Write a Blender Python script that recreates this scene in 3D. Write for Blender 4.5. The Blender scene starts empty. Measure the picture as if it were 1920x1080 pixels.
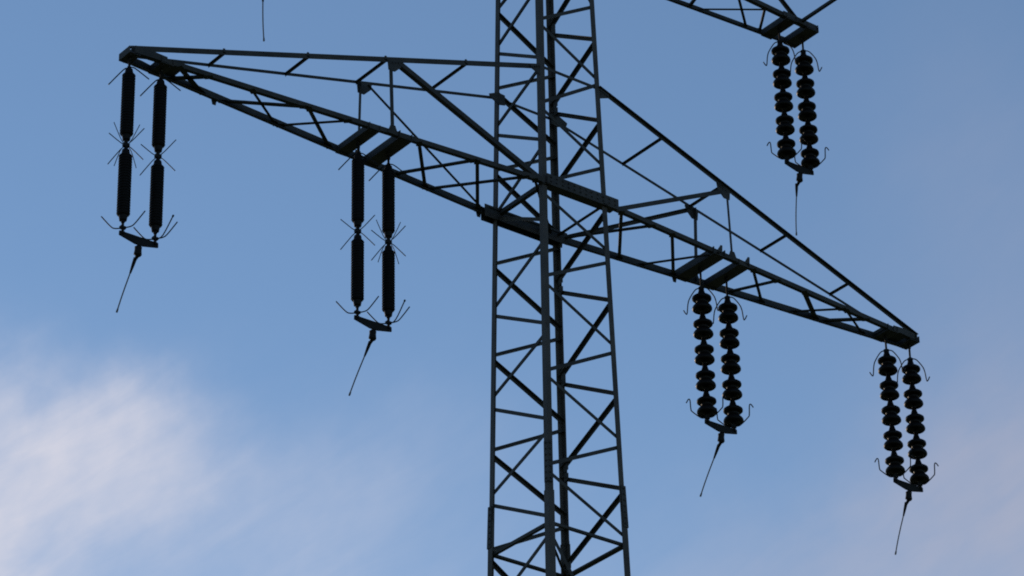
import bpy, bmesh, math, random
from mathutils import Vector, Matrix
random.seed(7)
C = bpy.context.scene
COL = C.collection
R = math.radians
Z0 = 32.0            # height of the lower cross arm above the ground (m)
V = Vector

# ------------------------------------------------------------------ materials
def paint(name, base, dark, rough, spots, scale, metallic=0.0, bump=0.15, spec=.28):
    m = bpy.data.materials.new(name); m.use_nodes = True
    nt = m.node_tree; b = nt.nodes['Principled BSDF']
    tc = nt.nodes.new('ShaderNodeTexCoord')
    n1 = nt.nodes.new('ShaderNodeTexNoise'); n1.inputs['Scale'].default_value = scale
    n1.inputs['Detail'].default_value = 6; n1.inputs['Roughness'].default_value = .65
    nt.links.new(tc.outputs['Object'], n1.inputs['Vector'])
    r1 = nt.nodes.new('ShaderNodeValToRGB')
    r1.color_ramp.elements[0].position = .32; r1.color_ramp.elements[0].color = (*dark, 1)
    r1.color_ramp.elements[1].position = .68; r1.color_ramp.elements[1].color = (*base, 1)
    nt.links.new(n1.outputs['Fac'], r1.inputs['Fac'])
    n2 = nt.nodes.new('ShaderNodeTexNoise'); n2.inputs['Scale'].default_value = scale * 4.3
    n2.inputs['Detail'].default_value = 8
    nt.links.new(tc.outputs['Object'], n2.inputs['Vector'])
    r2 = nt.nodes.new('ShaderNodeValToRGB')
    r2.color_ramp.elements[0].position = .60; r2.color_ramp.elements[0].color = (0, 0, 0, 1)
    r2.color_ramp.elements[1].position = .72; r2.color_ramp.elements[1].color = (1, 1, 1, 1)
    nt.links.new(n2.outputs['Fac'], r2.inputs['Fac'])
    mx = nt.nodes.new('ShaderNodeMixRGB'); mx.inputs['Color2'].default_value = (*spots, 1)
    nt.links.new(r2.outputs['Color'], mx.inputs['Fac'])
    nt.links.new(r1.outputs['Color'], mx.inputs['Color1'])
    nt.links.new(mx.outputs['Color'], b.inputs['Base Color'])
    b.inputs['Specular IOR Level'].default_value = spec; b.inputs['Roughness'].default_value = rough; b.inputs['Metallic'].default_value = metallic
    bp = nt.nodes.new('ShaderNodeBump'); bp.inputs['Strength'].default_value = bump; bp.inputs['Distance'].default_value = .004
    nt.links.new(n2.outputs['Fac'], bp.inputs['Height']); nt.links.new(bp.outputs['Normal'], b.inputs['Normal'])
    return m

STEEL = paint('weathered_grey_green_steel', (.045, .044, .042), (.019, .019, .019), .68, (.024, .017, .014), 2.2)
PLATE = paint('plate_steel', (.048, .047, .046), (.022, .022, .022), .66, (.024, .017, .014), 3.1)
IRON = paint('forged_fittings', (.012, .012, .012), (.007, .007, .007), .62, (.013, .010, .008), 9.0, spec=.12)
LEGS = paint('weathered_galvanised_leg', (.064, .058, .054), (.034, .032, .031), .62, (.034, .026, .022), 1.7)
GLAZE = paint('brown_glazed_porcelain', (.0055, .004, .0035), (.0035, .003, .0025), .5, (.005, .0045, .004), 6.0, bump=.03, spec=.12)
WIRE = paint('aluminium_strand', (.10, .10, .105), (.06, .06, .065), .5, (.07, .07, .072), 14.0)
CONCRETE = paint('footing_concrete', (.36, .35, .33), (.27, .26, .24), .85, (.22, .21, .18), 3.0)

# ------------------------------------------------------------------ helpers
def obj(name, bm, mat, parent=None, smooth=False):
    bmesh.ops.recalc_face_normals(bm, faces=bm.faces[:])
    me = bpy.data.meshes.new(name); bm.to_mesh(me); bm.free()
    me.materials.append(mat)
    if smooth:
        for p in me.polygons: p.use_smooth = True
        me.set_sharp_from_angle(angle=R(38))
    o = bpy.data.objects.new(name, me); COL.objects.link(o)
    if parent: o.parent = parent
    return o

def empty(name, loc=(0, 0, 0), parent=None):
    o = bpy.data.objects.new(name, None); COL.objects.link(o); o.location = loc
    o.empty_display_size = .3
    if parent: o.parent = parent
    return o

def tag(o, label, cat, group=None):
    o['label'] = label; o['category'] = cat
    if group: o['group'] = group

def prism(bm, ring0, ring1):
    a = [bm.verts.new(p) for p in ring0]; b = [bm.verts.new(p) for p in ring1]
    n = len(a)
    bm.faces.new(a); bm.faces.new(b[::-1])
    for i in range(n):
        j = (i + 1) % n
        bm.faces.new((a[j], a[i], b[i], b[j]))

def angle_bar(bm, p0, p1, e1, e2, w1, w2, t, centred=True):
    """rolled L section from p0 to p1; flange w1 along e1, flange w2 along e2"""
    p0, p1 = V(p0), V(p1); d = (p1 - p0).normalized()
    e1 = V(e1); e1 = (e1 - d * e1.dot(d)).normalized()
    e2 = V(e2); e2 = (e2 - d * e2.dot(d) - e1 * e2.dot(e1)).normalized()
    o = -w1 / 2 if centred else 0
    prof = [(0, 0), (w1, 0), (w1, t), (t, t), (t, w2), (0, w2)]
    prism(bm, [p0 + e1 * (x + o) + e2 * y for x, y in prof], [p1 + e1 * (x + o) + e2 * y for x, y in prof])

def brace(bm, p0, p1, n, flip, w, t=.006, off=0.0):
    """lattice bar lying in a face with outward normal n"""
    p0, p1, n = V(p0), V(p1), V(n); d = (p1 - p0).normalized()
    angle_bar(bm, p0 - n * off, p1 - n * off, n.cross(d) * flip, -n, w, w, t)

def box(bm, c, ax, ay, az):
    """box with centre c and half-extent vectors"""
    c, ax, ay, az = V(c), V(ax), V(ay), V(az)
    prism(bm, [c - ax - ay - az, c + ax - ay - az, c + ax + ay - az, c - ax + ay - az],
              [c - ax - ay + az, c + ax - ay + az, c + ax + ay + az, c - ax + ay + az])

def plate(bm, pts, n, t):
    n = V(n).normalized() * t / 2
    prism(bm, [V(p) - n for p in pts], [V(p) + n for p in pts])

def tube(bm, pts, r, seg=8):
    pts = [V(p) for p in pts]; rr = r if isinstance(r, (list, tuple)) else [r] * len(pts)
    rings = []; up = None
    for i, p in enumerate(pts):
        d = (pts[min(i + 1, len(pts) - 1)] - pts[max(i - 1, 0)]).normalized()
        if up is None: up = d.orthogonal().normalized()
        up = (up - d * up.dot(d)).normalized(); s = d.cross(up)
        rings.append([bm.verts.new(p + (up * math.cos(a) + s * math.sin(a)) * rr[i])
                      for a in [2 * math.pi * k / seg for k in range(seg)]])
    for a, b in zip(rings, rings[1:]):
        for k in range(seg):
            j = (k + 1) % seg
            bm.faces.new((a[k], a[j], b[j], b[k]))
    bm.faces.new(rings[0][::-1]); bm.faces.new(rings[-1])

def smooth_path(pts, n=5):
    pts = [V(p) for p in pts]; P = [pts[0]] + pts + [pts[-1]]; out = []
    for i in range(1, len(P) - 2):
        for k in range(n):
            t = k / n; a, b, c, d = P[i - 1], P[i], P[i + 1], P[i + 2]
            out.append(.5 * ((2 * b) + (c - a) * t + (2 * a - 5 * b + 4 * c - d) * t * t + (3 * b - a - 3 * c + d) * t ** 3))
    return out + [pts[-1]]

def lathe(bm, prof, seg=28, x=0, y=0):
    rings = [[bm.verts.new((x + r * math.cos(2 * math.pi * k / seg), y + r * math.sin(2 * math.pi * k / seg), z)) for k in range(seg)] for r, z in prof]
    for a, b in zip(rings, rings[1:]):
        for k in range(seg):
            j = (k + 1) % seg
            bm.faces.new((a[k], a[j], b[j], b[k]))
    bm.faces.new(rings[0][::-1]); bm.faces.new(rings[-1])

def bolt(bm, p, n, r=.016, h=.02):
    n = V(n).normalized(); s = n.orthogonal().normalized(); q = n.cross(s)
    ring = [V(p) + (s * math.cos(a) + q * math.sin(a)) * r for a in [k * math.pi / 3 for k in range(6)]]
    prism(bm, ring, [x + n * h for x in ring])

# ------------------------------------------------------------------ pylon
# local axes: x along the cross arms, y away from the viewer's side, z up, origin on the tower axis at the lower cross arm
pylon = empty('power_pylon', (0, 0, Z0))
tag(pylon, 'dark steel lattice power pylon carrying long tapering cross arms', 'pylon')

TAPER = .01744
def hw(z):                                   # half width of the body
    if z > -8.2: return .65 - TAPER * z
    return .793 + (-8.2 - z) * .052
SGN = {'A': (-1, 1), 'B': (-1, -1), 'C': (1, 1), 'D': (1, -1)}
def leg(n, z, o=0.0):
    sx, sy = SGN[n]; return V((sx * (hw(z) + o), sy * (hw(z) + o), z))
TOP = 10.4; BOT = -Z0 + .35
for n, (sx, sy) in SGN.items():
    bm = bmesh.new()
    zs = [TOP, -5.75]
    angle_bar(bm, leg(n, TOP, .034), leg(n, -5.7, .034), (-sx, 0, 0), (0, -sy, 0), .099, .099, .011, False)
    angle_bar(bm, leg(n, -5.7, .046), leg(n, -8.2, .046), (-sx, 0, 0), (0, -sy, 0), .118, .118, .013, False)
    angle_bar(bm, leg(n, -8.2, .046), leg(n, BOT, .046), (-sx, 0, 0), (0, -sy, 0), .14, .14, .015, False)
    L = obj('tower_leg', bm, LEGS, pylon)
    bm = bmesh.new()                          # bolted splice where the heavier leg section starts
    zc = {'A': -5.75, 'B': -5.15, 'C': -5.95, 'D': -5.55}[n]
    z1, z2 = zc + .32, zc - .42
    angle_bar(bm, leg(n, z1, .052), leg(n, z2, .058), (-sx, 0, 0), (0, -sy, 0), .10, .10, .008, False)
    for k in range(7):
        zz = z1 - .05 - k * .105; p = leg(n, zz, .052)
        bolt(bm, p + V((-sx * .05, 0, 0)), (0, sy, 0)); bolt(bm, p + V((0, -sy * .05, 0)), (sx, 0, 0))
    obj('splice_plate', bm, PLATE, L)
    bm = bmesh.new()
    p = leg(n, -Z0)
    lathe(bm, [(.62, -Z0 - .6), (.62, -Z0 + .28), (.55, -Z0 + .36)], 24, p.x, p.y)
    obj('footing', bm, CONCRETE, L)

FACE = {'AB': (-1, 0, 0), 'BD': (0, -1, 0), 'AC': (0, 1, 0), 'CD': (1, 0, 0)}
def lat(face, a, za, b, zb, flip, w):
    bm = bmesh.new(); n = V(FACE[face])
    p, q = leg(a, za), leg(b, zb); d = (q - p).normalized() * .012
    brace(bm, p - d, q + d, n, flip, w, off=-.016)
    for s, e, m in ((1, p, a), (-1, q, b)):    # small node plate where the bar meets the leg
        if face == 'CD' and m == 'C':
            h = V((0, 0, 1)); g = (leg(b if m == a else a, e.z) - e).normalized(); f_ = e - n * .013
            plate(bm, [f_ + g * .03 + h * .085, f_ + g * .15 + h * .05, f_ + g * .15 - h * .06, f_ + g * .03 - h * .085], n, .006)
    for s, e in ((1, p), (-1, q)):            # bolt heads at both ends
        bolt(bm, e + d * 3 * s + n * .016, n, .013, .012)
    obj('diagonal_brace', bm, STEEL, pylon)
# every face is a single zigzag; the heights are the bolt points on the two legs
S_AC = [('A', 4.01, 'C', 3.356), ('C', 3.194, 'A', 2.52), ('A', 2.38, 'C', 1.812), ('C', 1.568, 'A', .89), ('A', .75, 'C', .053), ('C', -.216, 'A', -.93),
        ('A', -1.07, 'C', -1.742), ('C', -1.933, 'A', -2.66), ('A', -2.80, 'C', -3.479), ('C', -3.636, 'A', -4.40), ('A', -4.54, 'C', -5.191), ('C', -5.391, 'A', -6.18), ('A', -6.42, 'C', -7.42)]
S_AB = [('B', 4.02, 'A', 3.368), ('A', 3.215, 'B', 2.517), ('B', 2.332, 'A', 1.74), ('A', 1.57, 'B', .865), ('B', .727, 'A', .007), ('A', -.06, 'B', -.70),
        ('B', -1.113, 'A', -1.781), ('A', -1.932, 'B', -2.669), ('B', -2.858, 'A', -3.441), ('A', -3.666, 'B', -4.427), ('B', -4.649, 'A', -5.22), ('A', -5.401, 'B', -6.17), ('B', -6.48, 'A', -7.3)]
S_BD = [('D', 4.0, 'B', 3.305), ('B', 3.206, 'D', 2.522), ('D', 2.403, 'B', 1.61), ('B', 1.492, 'D', .805), ('D', .742, 'B', .024), ('B', -.184, 'D', -.856),
        ('D', -1.092, 'B', -1.775), ('B', -1.906, 'D', -2.654), ('D', -2.793, 'B', -3.54), ('B', -3.648, 'D', -4.372), ('D', -4.527, 'B', -5.243), ('B', -5.386, 'D', -6.127), ('B', -6.45, 'D', -9.0)]
S_CD = [('D', 4.86, 'C', 4.153), ('C', 4.032, 'D', 3.338), ('D', 3.218, 'C', 2.58), ('C', 2.44, 'D', 1.695), ('D', 1.578, 'C', .95), ('C', .92, 'D', .08),
        ('D', -.176, 'C', -.871), ('C', -1.054, 'D', -1.802), ('D', -1.913, 'C', -2.681), ('C', -2.78, 'D', -3.544), ('D', -3.681, 'C', -4.346), ('C', -4.519, 'D', -5.265), ('D', -5.408, 'C', -6.10)]
for face, rows, f0, f1, w in (('AC', S_AC, 1, 1, .066), ('AB', S_AB, 1, -1, .064), ('BD', S_BD, 1, -1, .064), ('CD', S_CD, -1, 1, .066)):
    first = rows[0][0]
    for a, za, b, zb in rows:
        lat(face, a, za, b, zb, f0 if a == first else f1, w)
def zigzag(face, a, b, zs, w):
    for i, (z1, z2) in enumerate(zip(zs, zs[1:])):
        p, q = (a, b) if i % 2 == 0 else (b, a)
        lat(face, p, z1, q, z2, 1, w)
UPZ = [10.3, 9.2, 8.1, 7.0, 5.9, 4.9]
zigzag('AC', 'C', 'A', UPZ[:-1] + [4.15], .05); zigzag('AB', 'A', 'B', UPZ[:-1] + [4.15], .05)
zigzag('BD', 'B', 'D', UPZ[:-1] + [4.12], .05); zigzag('CD', 'C', 'D', UPZ[:-1] + [4.95], .05)
LOWZ = [-7.3, -10.2, -13.8, -18.2, -23.8, BOT]
for face, a, b in (('AC', 'C', 'A'), ('AB', 'A', 'B'), ('BD', 'D', 'B'), ('CD', 'C', 'D')):
    zigzag(face, a, b, LOWZ, .08)
def ring(z, w, plan=True):                    # horizontal frame inside the body
    for a, b, n, f in (('A', 'B', 'AB', 1), ('B', 'D', 'BD', 1), ('A', 'C', 'AC', 1), ('C', 'D', 'CD', 1)):
        bm = bmesh.new(); nn = V(FACE[n]); p, q = leg(a, z), leg(b, z)
        ww = w * {'AB': .75, 'BD': .62, 'AC': 1.0, 'CD': 1.35}[n]
        angle_bar(bm, p + nn * .012, q + nn * .012, (0, 0, 1), -nn, ww, ww, .007)
        obj('horizontal_brace', bm, STEEL, pylon)
    if plan:
        bm = bmesh.new(); p, q = leg('B', z - .02), leg('C', z - .02)
        brace(bm, p + V((-.0, .12, 0)), q, (0, 0, -1), 1, .045)
        obj('plan_brace', bm, STEEL, pylon)
ring(-6.27, .075); ring(10.3, .06, False)

# ---------------------------------------------------------------- lower cross arm
CH = .71; LT_, RT_ = -8.275, 8.205; WL, WR = .135, .150
def chord(u, s):
    """point on a bottom chord, s = -1 viewer's side, +1 far side"""
    if u < -.65: k = CH + (WL - CH) * (-.65 - u) / (-.65 - LT_)
    elif u > .65: k = CH + (WR - CH) * (u - .65) / (RT_ - .65)
    else: k = CH
    return V((u, s * k, 0))
UH = 2.331
def tie(u, s):
    k = abs(u); k0 = hw(UH)
    if k <= k0: return V((u, s * (k0 + .02), UH))
    f = (k - k0) / (8.40 - k0); return V((u, s * (k0 + .02 + (.12 - k0 - .02) * f), UH + (.055 - UH) * f))

arm = empty('lower_cross_arm', (0, 0, 0), pylon)
for s in (-1, 1):
    bm = bmesh.new()
    for u0, u1 in ((LT_ - .015, -.65), (-.65, .65), (.65, RT_ + .015)):
        p, q = chord(u0, s), chord(u1, s)
        if s < 0: angle_bar(bm, p, q, (0, 0, 1), (0, 1, 0), .084, .076, .010, False)
        else: angle_bar(bm, p + V((0, 0, -.05)), q + V((0, 0, -.05)), (0, 0, 1), (0, -1, 0), .148, .058, .010, False)
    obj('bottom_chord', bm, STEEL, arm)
    bm = bmesh.new()                           # splice where the chord passes the tower
    a, b = ((-.62, .90) if s < 0 else (-.90, .78))
    y = s * (CH + .022)
    if s < 0:
        box(bm, ((a + b) / 2, y, .075), ((b - a) / 2, 0, 0), (0, .007, 0), (0, 0, .100))
        box(bm, ((a + b) / 2, s * (CH - .07), -.016), ((b - a) / 2 - .05, 0, 0), (0, .085, 0), (0, 0, .007))
    else:
        box(bm, ((a + b) / 2, y, -.035), ((b - a) / 2, 0, 0), (0, .007, 0), (0, 0, .10))
        box(bm, ((a + b) / 2, .572, -.02), ((b - a) / 2 + .04, 0, 0), (0, .006, 0), (0, 0, .115))
        box(bm, ((a + b) / 2, s * (CH - .075), .048), ((b - a) / 2 - .04, 0, 0), (0, .09, 0), (0, 0, .007))
    for k in range(12):
        uu = a + .08 + (b - a - .16) * k / 11
        bolt(bm, (uu, y + s * .007, .04 if s < 0 else -.03), (0, s, 0)); 
        bolt(bm, (uu, y + s * .007, .12 if s < 0 else -.09), (0, s, 0))
    obj('splice_plate', bm, PLATE, arm)
    bm = bmesh.new()
    w = .094 if s < 0 else .054
    k0 = hw(UH)
    for u0, u1 in ((-8.34, -k0), (-k0, k0), (k0, 8.27)):
        ww = w if abs(u0) > 1 or s < 0 and abs(u1) > 1 or abs(u1) > 1 else .058
        if s < 0 and u1 > 1: ww = .064
        if s > 0: ww = .054
        angle_bar(bm, tie(u0, s), tie(u1, s), (0, 0, -1), (0, 1, 0) if s > 0 or u1 < 1 else (0, -1, 0), ww, ww, .007)
    obj('top_chord', bm, STEEL, arm)

def bottom_brace(u0, s0, u1, s1, w, flip=1):
    bm = bmesh.new()
    p, q = chord(u0, s0), chord(u1, s1)
    d = (q - p).normalized()
    p, q = p - d * .02, q + d * .02
    z = V((0, 0, -.012))
    p, q = p + z, q + z
    brace(bm, p, q, (0, 0, -1), flip, w)
    for e, sg in ((p, 1), (q, -1)):
        c = e + d * sg * .05
        n = d.cross(V((0, 0, 1)))
        box(bm, c + V((0, 0, .004)), d * .07, n * .055, (0, 0, .003))
    obj('bottom_brace', bm, STEEL, arm)
N_, F_ = -1, 1
for r in ((-7.50, N_, -6.80, F_, .075), (-7.45, F_, -6.95, N_, .06), (-6.42, F_, -5.22, N_, .055), (-6.20, N_, -5.32, F_, .038), (-5.26, F_, -4.41, N_, .036),
          (-5.17, N_, -4.21, F_, .055), (-2.85, F_, -2.02, N_, .055), (-3.10, N_, -2.16, F_, .05), (-2.10, F_, -1.0, N_, .048), (-1.98, N_, -1.01, F_, .05),
          (-.60, N_, -.60, F_, .062), (.66, F_, 1.74, N_, .048), (.62, F_, .62, N_, .05), (1.0, N_, 1.99, F_, .046), (2.18, N_, 3.13, F_, .048),
          (2.40, F_, 3.25, N_, .036), (4.30, F_, 4.75, N_, .05), (4.12, N_, 5.04, F_, .044), (5.68, F_, 6.38, N_, .036), (5.38, N_, 6.24, F_, .072),
          (6.36, F_, 6.99, N_, .06), (6.44, N_, 7.28, F_, .036), (-.85, N_, .60, F_, .04)):
    bottom_brace(*r[:4], r[4] * 1.22)
def stick(name, p, q, n, w, flip=1, parent=None, w2=None):
    bm = bmesh.new(); d = (V(q) - V(p)).normalized()
    angle_bar(bm, p, q, V(n).cross(d) * flip, -V(n), w, w2 or w, .006)
    obj(name, bm, STEEL, parent or arm)
for u in (-6.71, -5.17, -3.70, -2.13, 2.07, 3.50, 5.03, 6.55):     # rungs between the two top chords
    bm = bmesh.new(); p, q = tie(u, -1), tie(u, 1); d = (q - p).normalized()
    angle_bar(bm, p - d * .02, q + d * .02, (-1, 0, 0), (0, 0, -1), .044, .040, .006)
    box(bm, p + V((0, 0, .03)), (.016, 0, 0), (0, .012, 0), (0, 0, .035))
    obj('top_rung', bm, STEEL, arm)
for u, wn, wf in ((-3.60, .070, .048), (3.62, .046, .070)):
    for s, w in ((-1, wn), (1, wf)):
        stick('post', chord(u, s) + V((0, 0, .0)), tie(u, s), (0, s, 0), w, 1, arm)
        sg = 1 if u < 0 else -1
        bm = bmesh.new(); t = tie(u, s); y = t.y + s * .004          # gusset at the head of the post
        sl = (tie(u + .3, s).z - tie(u - .3, s).z) / .6
        pts = [(u - .07, y, t.z + sl * -.07), (u + .24 * sg, y, t.z + sl * .24 * sg), (u + .21 * sg, y, t.z + sl * .21 * sg - .14), (u + .08 * sg, y, t.z - .21), (u - .05 * sg, y, t.z - .21)]
        if sg < 0: pts[0] = (u + .07, y, t.z + sl * .07)
        plate(bm, pts, (0, 1, 0), .012)
        for k in range(4):
            bolt(bm, (u + sg * (.03 + .06 * k), y + s * .006, t.z - .05 + sl * sg * .06 * k), (0, s, 0), .014, .014)
        obj('gusset_plate', bm, PLATE, arm)
        bm = bmesh.new(); c = chord(u, s)
        plate(bm, [(u - .11, c.y + s * .006, .0), (u + .11, c.y + s * .006, .0), (u + .045, c.y + s * .006, .17), (u - .045, c.y + s * .006, .17)], (0, 1, 0), .010)
        obj('gusset_plate', bm, PLATE, arm)
stick('arm_diagonal', tie(-3.45, -1) + V((0, 0, -.03)), chord(-.62, -1), (0, -1, 0), .088, 1, arm)
stick('arm_diagonal', tie(-3.45, 1) + V((0, 0, -.03)), chord(-.80, 1), (0, 1, 0), .048, -1, arm)
stick('arm_diagonal', chord(.88, -1), tie(3.60, -1) + V((0, 0, -.05)), (0, -1, 0), .082, -1, arm)
stick('arm_diagonal', chord(.72, 1), tie(3.55, 1) + V((0, 0, -.05)), (0, 1, 0), .068, 1, arm)
for sx in (-1, 1):                              # gussets where the top chords meet the body
    for s in (-1, 1):
        k0 = hw(UH); y = s * (k0 - .085) if s > 0 else -(k0 + .030)
        bm = bmesh.new()
        sl = -.289
        pts = [(sx * (k0 - .10), y, UH + .03), (sx * (k0 + .05), y, UH + .04), (sx * (k0 + .24), y, UH + sl * .24 + .02), (sx * (k0 + .22), y, UH + sl * .22 - .05), (sx * (k0 + .02), y, UH - .20), (sx * (k0 - .10), y, UH - .17)]
        if s < 0: pts = [(sx * (k0 + .045), y, UH + .03), (sx * (k0 + .24), y, UH + sl * .24 + .02), (sx * (k0 + .22), y, UH + sl * .22 - .06), (sx * (k0 + .045), y, UH - .19)]
        plate(bm, pts, (0, 1, 0), .012)
        for k in range(4): bolt(bm, (sx * (k0 + .06 + .045 * k), y + s * .006, UH - .03 - .02 * k), (0, s, 0))
        obj('gusset_plate', bm, PLATE, arm)
        bm = bmesh.new(); yb = s * (CH + .036)
        pts = [(sx * .86, yb, .10), (sx * .60, yb, .20), (sx * .48, yb, .10), (sx * .50, yb, -.10), (sx * .84, yb, -.10)]
        if s > 0: plate(bm, pts, (0, 1, 0), .010); obj('gusset_plate', bm, PLATE, arm)
        else: bm.free()
def hanger(u, arm_chord, wx, h, parent, z=0.0, ext=.03):
    """open-topped channel slung under the two chords, carries one insulator string"""
    bm = bmesh.new(); p, q = arm_chord(u, -1), arm_chord(u, 1)
    y0, y1 = p.y - ext, q.y + ext; yc = (y0 + y1) / 2; hy = (y1 - y0) / 2
    box(bm, (u, yc, z - .030), (wx / 2, 0, 0), (0, hy, 0), (0, 0, .006))
    for sg in (-1, 1):
        box(bm, (u + sg * (wx / 2 - .006), yc, z + h / 2 - .024), (.006, 0, 0), (0, hy - .003, 0), (0, 0, h / 2))
    for sg in (-1, 1):
        for yy in (y0 + .05, y1 - .05): bolt(bm, (u + sg * wx * .25, yy, z - .036), (0, 0, -1), .016, .018)
    box(bm, (u, 0, z - .056), (.012, 0, 0), (0, .035, 0), (0, 0, .022))
    obj('hanger_beam', bm, PLATE, parent)
for u, wx, h in ((-3.95, .21, .10), (-3.36, .25, .12), (3.29, .26, .13), (3.89, .24, .10), (-8.30, .20, .11), (-7.72, .22, .11), (7.63, .24, .11), (8.20, .22, .11)):
    hanger(u, chord, wx, h, arm)
for u in (3.31, 3.97):                          # lugs standing proud of the near chord, and one under the far chord
    bm = bmesh.new(); c = chord(u, -1)
    plate(bm, [(u - .07, c.y - .012, .05), (u + .05, c.y - .012, .05), (u + .06, c.y - .012, .19), (u + .02, c.y - .012, .19)], (0, 1, 0), .010)
    obj('lug', bm, PLATE, arm)
for u, s in ((3.16, 1), (-.98, 1), (-6.55, 1)):
    bm = bmesh.new(); c = chord(u, s)
    plate(bm, [(u - .07, c.y + .012, .03), (u + .06, c.y + .012, .03), (u + .03, c.y + .012, -.12), (u - .03, c.y + .012, -.12)], (0, 1, 0), .010)
    obj('lug', bm, PLATE, arm)
for sx, ut, w in ((-1, LT_, WL), (1, RT_, WR)): # tip plates
    bm = bmesh.new()
    box(bm, (ut + sx * .025, 0, .040), (.007, 0, 0), (0, w + .05, 0), (0, 0, .066))
    u0 = ut - sx * .55
    for s in (-1, 1):
        a, b = chord(u0, s), chord(ut, s)
        y0, y1 = a.y + s * .012, b.y + s * .012
        plate(bm, [(u0, y0, .0), (ut + sx * .015, y1, .0), (ut + sx * .015, y1, .12), (u0 + sx * .25, y0 + (y1 - y0) * .45, .125), (u0, y0, .10)], (0, 1, 0), .010)
    obj('tip_plate', bm, PLATE, arm)
    bm = bmesh.new()
    a = ut - sx * (.50 if sx < 0 else .45)
    w0 = abs(chord(a, 1).y)
    plate(bm, [(a - sx * .36, -w0 + .03, .012), (a - sx * .36, w0 - .03, .012), (a, w0 - .03, .012), (a, -w0 + .03, .012)] if sx < 0 else
              [(a - .26, -w0, .012), (a - .26, w0, .012), (ut - .18, w0 - .05, .012), (ut - .18, -w0 + .05, .012)], (0, 0, 1), .010)
    obj('cover_plate', bm, PLATE, arm)

# ---------------------------------------------------------------- upper cross arm
ZU = 5.753; UT = 6.12
up = empty('upper_cross_arm', (0, 0, ZU), pylon)
def uchord(u, s):
    k = .62 + (.30 - .62) * max(0, abs(u) - .55) / (UT - .55); return V((u, s * k, 0))
for s in (-1, 1):
    bm = bmesh.new()
    for u0, u1 in ((-UT - .03, -.55), (-.55, .55), (.55, UT + .03)):
        p, q = uchord(u0, s), uchord(u1, s)
        if s < 0: angle_bar(bm, p, q, (0, 0, 1), (0, 1, 0), .085, .085, .010, False)
        else: angle_bar(bm, p + V((0, 0, -.04)), q + V((0, 0, -.04)), (0, 0, 1), (0, -1, 0), .112, .055, .010, False)
    obj('bottom_chord', bm, STEEL, up)
for sg in (-1, 1):
    for (u0, s0, u1, s1, w) in ((4.15, N_, 5.02, F_, .05), (3.86, F_, 4.98, N_, .036), (4.85, N_, 5.32, F_, .045), (3.45, N_, 3.72, F_, .05), (2.3, F_, 3.3, N_, .045), (2.2, N_, 2.3, F_, .045), (.9, F_, 2.1, N_, .045)):
        bm = bmesh.new(); p, q = uchord(u0, s0), uchord(u1, s1)
        p.x *= sg; q.x *= sg; d = (q - p).normalized()
        brace(bm, p - d * .02 + V((0, 0, -.012)), q + d * .02 + V((0, 0, -.012)), (0, 0, -1), 1, w)
        obj('bottom_brace', bm, STEEL, up)
    for u, wx in ((5.50, .24), (6.04, .28)):
        hanger(sg * u, uchord, wx, .11, up, 0, .035)
    bm = bmesh.new()
    box(bm, (sg * (UT + .045), 0, .045), (.007, 0, 0), (0, .34, 0), (0, 0, .07))
    for s in (-1, 1):
        a, b = uchord(5.3 * sg, s), uchord(UT * sg, s)
        plate(bm, [(a.x, a.y + s * .012, 0), (b.x + sg * .03, b.y + s * .012, 0), (b.x + sg * .03, b.y + s * .012, .12), (a.x, a.y + s * .012, .10)], (0, 1, 0), .010)
    obj('tip_plate', bm, PLATE, up)
    bm = bmesh.new()
    angle_bar(bm, (sg * 5.74, -.30, .06), (sg * .45, -.40, 4.35), (0, -1, 0), (0, 0, -1), .062, .062, .008)
    obj('tie', bm, STEEL, up)
    bm = bmesh.new()
    angle_bar(bm, (sg * 5.78, -.28, .04), (sg * 5.78, -2.10, .04), (1, 0, 0), (0, 0, 1), .055, .055, .007)
    box(bm, (sg * 5.78, -2.10, .03), (.05, 0, 0), (0, .012, 0), (0, 0, .06))
    obj('outrigger', bm, STEEL, up)

# ------------------------------------------------------------------ insulator sets
DA = V((math.cos(R(-50)), math.sin(R(-50)), 0)); DB = V((math.cos(R(-25)), math.sin(R(-25)), 0))
GROUP = 'double insulator sets hanging from the cross arms'
def yoke_parts(root, zy, half, tail, drop):
    bm = bmesh.new()
    plate(bm, [(-half - .055, 0, zy + .028), (half + .055, 0, zy + .028), (half + .058, 0, zy - .050), (.08, 0, zy - .112), (-.06, 0, zy - .112), (-half - .058, 0, zy - .044)], (0, 1, 0), .024)
    for x in (-half, half):
        bolt(bm, (x, .009, zy), (0, 1, 0), .025, .03); bolt(bm, (x, -.009, zy), (0, -1, 0), .025, .03)
    obj('yoke_plate', bm, IRON, root)
    t = V(tail)
    bm = bmesh.new()
    tube(bm, [(-.012, 0, zy - .07), (-.012, 0, zy - .15)], .013); tube(bm, [(.040, 0, zy - .08), (.035, 0, zy - .16)], .008)
    k = V((0, .10, zy - .15 - drop * 1.5))
    tube(bm, [(0, -.005, zy - .130), (0, 0, zy - .150), (0, .005, zy - .20), (0, .012, zy - .275), (0, .018, zy - .295), (0, .028, zy - .300), k], [.030, .058, .054, .064, .048, .030, .022], 10)
    e = k + (t - k).normalized() * .20
    tube(bm, [k - (t - k).normalized() * .05, k + (t - k).normalized() * .06, e], [.030, .026, .015], 10)
    obj('suspension_clamp', bm, IRON, root, True)
    bm = bmesh.new()
    dd = (t - e).normalized(); sag = V((0, .012, 0))
    pts = smooth_path([e - dd * .06, e + (t - e) * .33 + sag, e + (t - e) * .66 + sag, t], 4)
    tube(bm, pts, .0105, 8)
    tube(bm, [t - dd * .055, t - dd * .01, t + dd * .012], [.0125, .0165, .014], 8)
    obj('wire_end', bm, WIRE, root)

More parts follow.
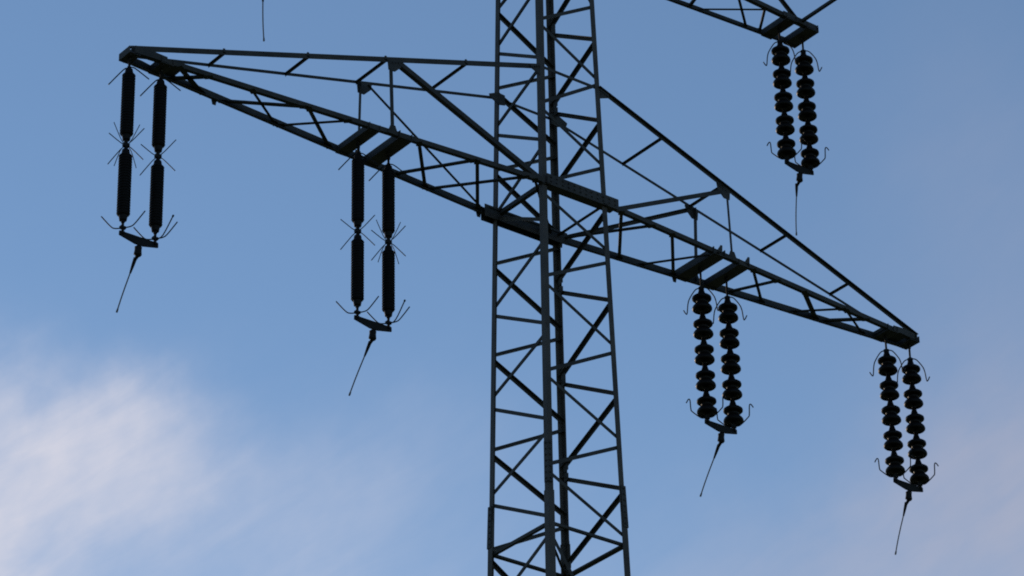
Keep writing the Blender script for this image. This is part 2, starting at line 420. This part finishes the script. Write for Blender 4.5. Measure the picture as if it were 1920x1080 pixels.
def horn(bm, hub, dirv, prof, r=.0100):
    pts = [V(hub) + dirv * a + V((0, 0, b)) for a, b in prof]
    tube(bm, smooth_path(pts, 4), r, 7)

def rod_set(name, loc, us, z_top, zj, zb, tail, cross=False):
    """two parallel strings of two smooth long-rod insulators"""
    root = empty(name, loc); half = (us[1] - us[0]) / 2
    for x in (-half, half):
        for zt, ze in ((z_top, zj + .085), (zj - .085, zb)):
            prof = [(.030, zt + .05), (.034, zt), (.058, zt - .005), (.066, zt - .055), (.068, zt - .09)]
            n = 22; z1, z2 = zt - .10, ze + .10
            for i in range(n):
                za = z1 + (z2 - z1) * i / n; st = (z2 - z1) / n
                prof += [(.094, za), (.106, za + st * .35), (.105, za + st * .55), (.093, za + st * .62), (.093, za + st * .98)]
            prof += [(.068, ze + .09), (.066, ze + .055), (.058, ze + .005), (.034, ze), (.030, ze - .03)]
            bm = bmesh.new(); lathe(bm, prof, 24, x)
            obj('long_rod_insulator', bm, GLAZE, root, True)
        bm = bmesh.new()
        tube(bm, [(x, 0, -.03), (x, 0, z_top + .03)], .020); box(bm, (x, 0, -.075), (.03, 0, 0), (0, .012, 0), (0, 0, .04))
        obj('link', bm, IRON, root); bm = bmesh.new()
        tube(bm, [(x, 0, zj + .10), (x, 0, zj - .10)], .030); box(bm, (x, 0, zj), (.05, 0, 0), (0, .03, 0), (0, 0, .03))
        obj('link', bm, IRON, root); bm = bmesh.new()
        tube(bm, [(x, 0, zb), (x, 0, zb - .20)], .022); box(bm, (x, 0, zb - .12), (.045, 0, 0), (0, .03, 0), (0, 0, .022))
        obj('link', bm, IRON, root)
        if x > 0:
            bm = bmesh.new(); horn(bm, (x, 0, zb - .125), DB, [(.03, 0), (.12, .08), (.26, .42)]); bolt(bm, V((x, 0, zb + .295)) + DB * .26, (.4, 0, 1), .016, .03); obj('arcing_horn', bm, IRON, root)
        for sg in (-1, 1):
            bm = bmesh.new(); horn(bm, (x, 0, z_top + .03), DA * sg, [(.03, 0), (.10, -.03), (.33, -.26)]); obj('arcing_horn', bm, IRON, root)
            bm = bmesh.new(); horn(bm, (x, 0, zb - .125), DA * sg, [(.03, 0), (.13, .01), (.20, .06), (.35, .25)]); obj('arcing_horn', bm, IRON, root)
            bm = bmesh.new()
            horn(bm, (x, 0, zj + .02), DA * sg, [(.03, 0), (.10, .05), (.285, .24)], .0078); horn(bm, (x, 0, zj - .02), DA * sg, [(.03, 0), (.10, -.06), (.285, -.28)], .0078)
            if (x > 0) == cross:               # this string carries a second, steeper pair
                horn(bm, (x, 0, zj + .02), DB * sg, [(.03, 0), (.09, .10), (.20, .37)], .0065); horn(bm, (x, 0, zj - .02), DB * sg, [(.03, 0), (.09, -.10), (.17, -.37)], .0065)
            obj('arcing_horn', bm, IRON, root)
    yoke_parts(root, zb - .215, half, tail, .13)
    return root

UNIT = [(.030, .085), (.036, .07), (.050, .01), (.066, -.04), (.094, -.078), (.140, -.098), (.165, -.118), (.170, -.138), (.168, -.160), (.154, -.174), (.120, -.176), (.096, -.190), (.092, -.222),
        (.112, -.250), (.146, -.280), (.168, -.312), (.175, -.340), (.173, -.360), (.160, -.374), (.137, -.366), (.118, -.378), (.095, -.366), (.060, -.374), (.036, -.382), (.030, -.42)]
disc_mesh = None
def disc_set(name, loc, us, z_top, tail):
    """two parallel strings of five ribbed double-shed insulators"""
    global disc_mesh
    root = empty(name, loc); half = (us[1] - us[0]) / 2
    zb = z_top - 4 * .498 - .36
    for x in (-half, half):
        bm = bmesh.new()
        tube(bm, [(x, 0, -.03), (x, 0, z_top + .01)], .019); box(bm, (x, 0, -.075), (.03, 0, 0), (0, .012, 0), (0, 0, .04)); box(bm, (x, 0, z_top + .06), (.035, 0, 0), (0, .035, 0), (0, 0, .03))
        st = empty('insulator_string', (0, 0, 0), root); obj('link', bm, IRON, st); bm = bmesh.new()
        tube(bm, [(x, 0, zb + .02), (x, 0, zb - .16)], .019); box(bm, (x, 0, zb - .085), (.035, 0, 0), (0, .03, 0), (0, 0, .03))
        obj('link', bm, IRON, st)
        for k in range(5):
            if disc_mesh is None:
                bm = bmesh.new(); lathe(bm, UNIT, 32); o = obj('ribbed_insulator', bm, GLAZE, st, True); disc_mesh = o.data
            else:
                o = bpy.data.objects.new('ribbed_insulator', disc_mesh); COL.objects.link(o); o.parent = st
            o.location = (x, 0, z_top - .498 * k)
        for sg in (-1, 1):
            bm = bmesh.new(); horn(bm, (x, 0, z_top + .07), DA * sg, [(.03, 0), (.11, -.03), (.21, -.18), (.245, -.29), (.265, -.46), (.285, -.475), (.325, -.40)], .0105); obj('arcing_horn', bm, IRON, root)
            bm = bmesh.new(); horn(bm, (x, 0, zb - .085), DA * sg, [(.03, 0), (.11, .01), (.25, .14), (.275, .19), (.285, .36), (.31, .385), (.35, .32)], .0105); obj('arcing_horn', bm, IRON, root)
    yoke_parts(root, zb - .165, half, tail, .14)
    return root

def at(u, dz=0): return (u, 0, Z0 + dz)
s = rod_set('insulator_set', at(-8.01), (-8.30, -7.72), -.24, -1.617, -2.96, (0, .561, -4.198))
tag(s, 'smooth black rod insulators hanging from the left tip of the long cross arm', 'insulator', GROUP)
s = rod_set('insulator_set', at(-3.64, -.03), (-3.94, -3.335), -.25, -1.67, -3.03, (0, .642, -4.263), True)
tag(s, 'smooth black rod insulators hanging between the left arm tip and the tower', 'insulator', GROUP)
s = disc_set('insulator_set', at(3.595), (3.30, 3.89), -.50, (0, .609, -4.092))
tag(s, 'ribbed insulator strings on the lower arm between tower and right tip', 'insulator', GROUP)
s = disc_set('insulator_set', at(7.92), (7.63, 8.21), -.40, (0, .447, -4.095))
tag(s, 'ribbed insulator strings hanging from the lower arm\'s right tip, lowest in the photo', 'insulator', GROUP)
s = disc_set('insulator_set', at(5.785, ZU), (5.50, 6.07), -.38, (0, .185, 1.533 - ZU))
tag(s, 'ribbed insulator strings under the tip of the upper cross arm', 'insulator', GROUP)
s = rod_set('insulator_set', at(-5.785, ZU), (-6.07, -5.50), -.24, -1.617, -2.96, (0, .036, 1.255 - ZU))
tag(s, 'insulator set above the long left arm, only its thin wire end in view', 'insulator', GROUP)

# ------------------------------------------------------------------ ground
bm = bmesh.new(); g = 60
for i in range(g + 1):
    for j in range(g + 1):
        x = (i / g - .5) * 2; y = (j / g - .5) * 2
        X = 4000 * math.copysign(abs(x) ** 2.2, x); Y = 4000 * math.copysign(abs(y) ** 2.2, y)
        bm.verts.new((X, Y, .25 * math.sin(X * .02) * math.cos(Y * .017) - .3))
bm.verts.ensure_lookup_table()
for i in range(g):
    for j in range(g):
        a = i * (g + 1) + j; bm.faces.new((bm.verts[a], bm.verts[a + g + 1], bm.verts[a + g + 2], bm.verts[a + 1]))
GRASS = paint('meadow', (.115, .135, .055), (.075, .095, .035), .9, (.14, .125, .07), .35, bump=.3)
gr = obj('ground', bm, GRASS); gr['kind'] = 'structure'

# ------------------------------------------------------------------ sky
w = bpy.data.worlds.new('World'); C.world = w; w.use_nodes = True
nt = w.node_tree; nt.nodes.clear()
def nd(t, **k):
    n = nt.nodes.new(t)
    for a, b in k.items(): setattr(n, a, b)
    return n
def link(a, b): nt.links.new(a, b)
def mth(op, a, b=None, c=None, clamp=False):
    n = nd('ShaderNodeMath', operation=op, use_clamp=clamp)
    for i, x in enumerate((a, b, c)):
        if x is None: continue
        if isinstance(x, (int, float)): n.inputs[i].default_value = x
        else: link(x, n.inputs[i])
    return n.outputs[0]
SUN_AZ, SUN_EL = 6.0, 15.0                   # compass bearing from +y towards +x, degrees
out = nd('ShaderNodeOutputWorld')
sky = nd('ShaderNodeTexSky', sky_type='NISHITA'); sky.sun_disc = False
sky.sun_elevation = R(SUN_EL); sky.sun_rotation = R(SUN_AZ); sky.air_density = 1.0; sky.dust_density = 0; sky.ozone_density = 3.0
bg = nd('ShaderNodeBackground'); bg.inputs['Strength'].default_value = .128
hs = nd('ShaderNodeHueSaturation'); hs.inputs['Saturation'].default_value = .96; hs.inputs['Value'].default_value = .985
link(sky.outputs[0], hs.inputs['Color']); link(hs.outputs[0], bg.inputs['Color'])
tc = nd('ShaderNodeTexCoord'); sp = nd('ShaderNodeSeparateXYZ'); link(tc.outputs['Generated'], sp.inputs[0])
az = mth('MULTIPLY', mth('ARCTAN2', sp.outputs[0], sp.outputs[1]), 57.29578)
el = mth('MULTIPLY', mth('ARCSINE', sp.outputs[2]), 57.29578)
cb = nd('ShaderNodeCombineXYZ'); link(az, cb.inputs[0]); link(el, cb.inputs[1])
def noise(scale, detail, rough, stretch=(1, 1, 1), rotz=0, dist=0.0, off=(0, 0, 0)):
    mp = nd('ShaderNodeMapping', vector_type='TEXTURE'); mp.inputs['Scale'].default_value = stretch; mp.inputs['Rotation'].default_value = (0, 0, R(rotz)); mp.inputs['Location'].default_value = off
    link(cb.outputs[0], mp.inputs['Vector'])
    n = nd('ShaderNodeTexNoise'); n.inputs['Scale'].default_value = scale; n.inputs['Detail'].default_value = detail; n.inputs['Roughness'].default_value = rough; n.inputs['Distortion'].default_value = dist
    link(mp.outputs[0], n.inputs['Vector']); return n.outputs['Fac']
warp = noise(.42, 5, .55, off=(3, 7, 0)); warp2 = noise(.42, 5, .55, off=(31, 17, 0))
azw = mth('ADD', az, mth('MULTIPLY', mth('SUBTRACT', warp, .5), 2.0))
elw = mth('ADD', el, mth('MULTIPLY', mth('SUBTRACT', warp2, .5), 2.0))
def blob(a, e, ra, re, rot, power):
    c, s_ = math.cos(R(rot)), math.sin(R(rot))
    da = mth('SUBTRACT', azw, a); de = mth('SUBTRACT', elw, e)
    x = mth('DIVIDE', mth('ADD', mth('MULTIPLY', da, c), mth('MULTIPLY', de, s_)), ra)
    y = mth('DIVIDE', mth('SUBTRACT', mth('MULTIPLY', de, c), mth('MULTIPLY', da, s_)), re)
    r2 = mth('ADD', mth('MULTIPLY', x, x), mth('MULTIPLY', y, y))
    return mth('MULTIPLY', mth('EXPONENT', mth('MULTIPLY', r2, -1.0)), power)
streak = noise(.9, 6, .55, (2.4, .62, 1), 28, .5)
fine = noise(1.5, 5, .5, (1.3, .75, 1), 40, .3, (5, 2, 0))
def layer(parts, gain):
    tot = parts[0]
    for p in parts[1:]: tot = mth('ADD', tot, p)
    return mth('MULTIPLY', tot, mth('ADD', mth('MULTIPLY', mth('SUBTRACT', tex, .7), gain), 1.0), clamp=True)
tex = mth('ADD', mth('MULTIPLY', streak, .9), mth('MULTIPLY', fine, .5))     # about .7 on average
# thin bright cirrus low towards the sun side, greyer mauve veil to the other side
cov = layer([blob(28.0, 24.5, 2.3, 1.9, 15, .74), blob(29.2, 26.5, 1.9, .75, 3, .24), blob(30.3, 26.2, 1.6, 1.0, 8, .36), blob(31.5, 26.4, 1.0, .8, -35, .26), blob(31.0, 25.3, 1.3, .8, 12, .24), blob(32.2, 25.4, 1.0, .30, 12, .16),
             blob(34.2, 25.1, 2.6, 1.4, 25, .26), blob(38.0, 23.2, 16, 2.3, 0, .11), blob(20, 18, 9, 6, 0, .7)], 1.15)
cov2 = layer([blob(46.2, 25.2, 2.2, 1.8, 40, .46), blob(43.2, 24.0, 2.6, 1.0, 5, .28), blob(46.4, 29.5, 2.4, 3.0, 0, .16), blob(60, 20, 12, 6, 0, .6)], .7)
cl = nd('ShaderNodeBackground'); cl.inputs['Color'].default_value = (.63, .635, .725, 1); cl.inputs['Strength'].default_value = 1.0
cl2 = nd('ShaderNodeBackground'); cl2.inputs['Color'].default_value = (.42, .42, .51, 1); cl2.inputs['Strength'].default_value = 1.0
m0 = nd('ShaderNodeMixShader'); link(cov2, m0.inputs[0]); link(bg.outputs[0], m0.inputs[1]); link(cl2.outputs[0], m0.inputs[2])
ms = nd('ShaderNodeMixShader'); link(cov, ms.inputs[0]); link(m0.outputs[0], ms.inputs[1]); link(cl.outputs[0], ms.inputs[2])
link(ms.outputs[0], out.inputs['Surface'])

sl = bpy.data.lights.new('sun', 'SUN'); sl.energy = 2.0; sl.angle = R(.6); sl.color = (1, .78, .58)
so = bpy.data.objects.new('sun', sl); COL.objects.link(so)
a, e = R(SUN_AZ), R(SUN_EL)
so.rotation_euler = V((math.sin(a) * math.cos(e), math.cos(a) * math.cos(e), math.sin(e))).to_track_quat('Z', 'Y').to_euler()

# ------------------------------------------------------------------ camera
YAW, PITCH, ROLL = .658270, .501275, -.018494
f = V((math.cos(PITCH) * math.sin(YAW), math.cos(PITCH) * math.cos(YAW), math.sin(PITCH)))
r = V((math.cos(YAW), -math.sin(YAW), 0)); u = r.cross(f)
r2 = r * math.cos(ROLL) + u * math.sin(ROLL); u2 = -r * math.sin(ROLL) + u * math.cos(ROLL)
cd = bpy.data.cameras.new('camera'); cd.sensor_width = 36; cd.lens = 6764.895 / 1920 * 36; cd.clip_start = .5; cd.clip_end = 20000
co = bpy.data.objects.new('camera', cd); COL.objects.link(co)
M = Matrix((r2, u2, -f)).transposed().to_4x4(); M.translation = V((-32.773, -41.299, -30.357 + Z0))
co.matrix_world = M
C.camera = co
C.view_settings.view_transform = 'Standard'; C.view_settings.look = 'None'; C.view_settings.exposure = .06; C.view_settings.gamma = 1
C.cycles.filter_width = 1.9
C.cycles.use_denoising = False
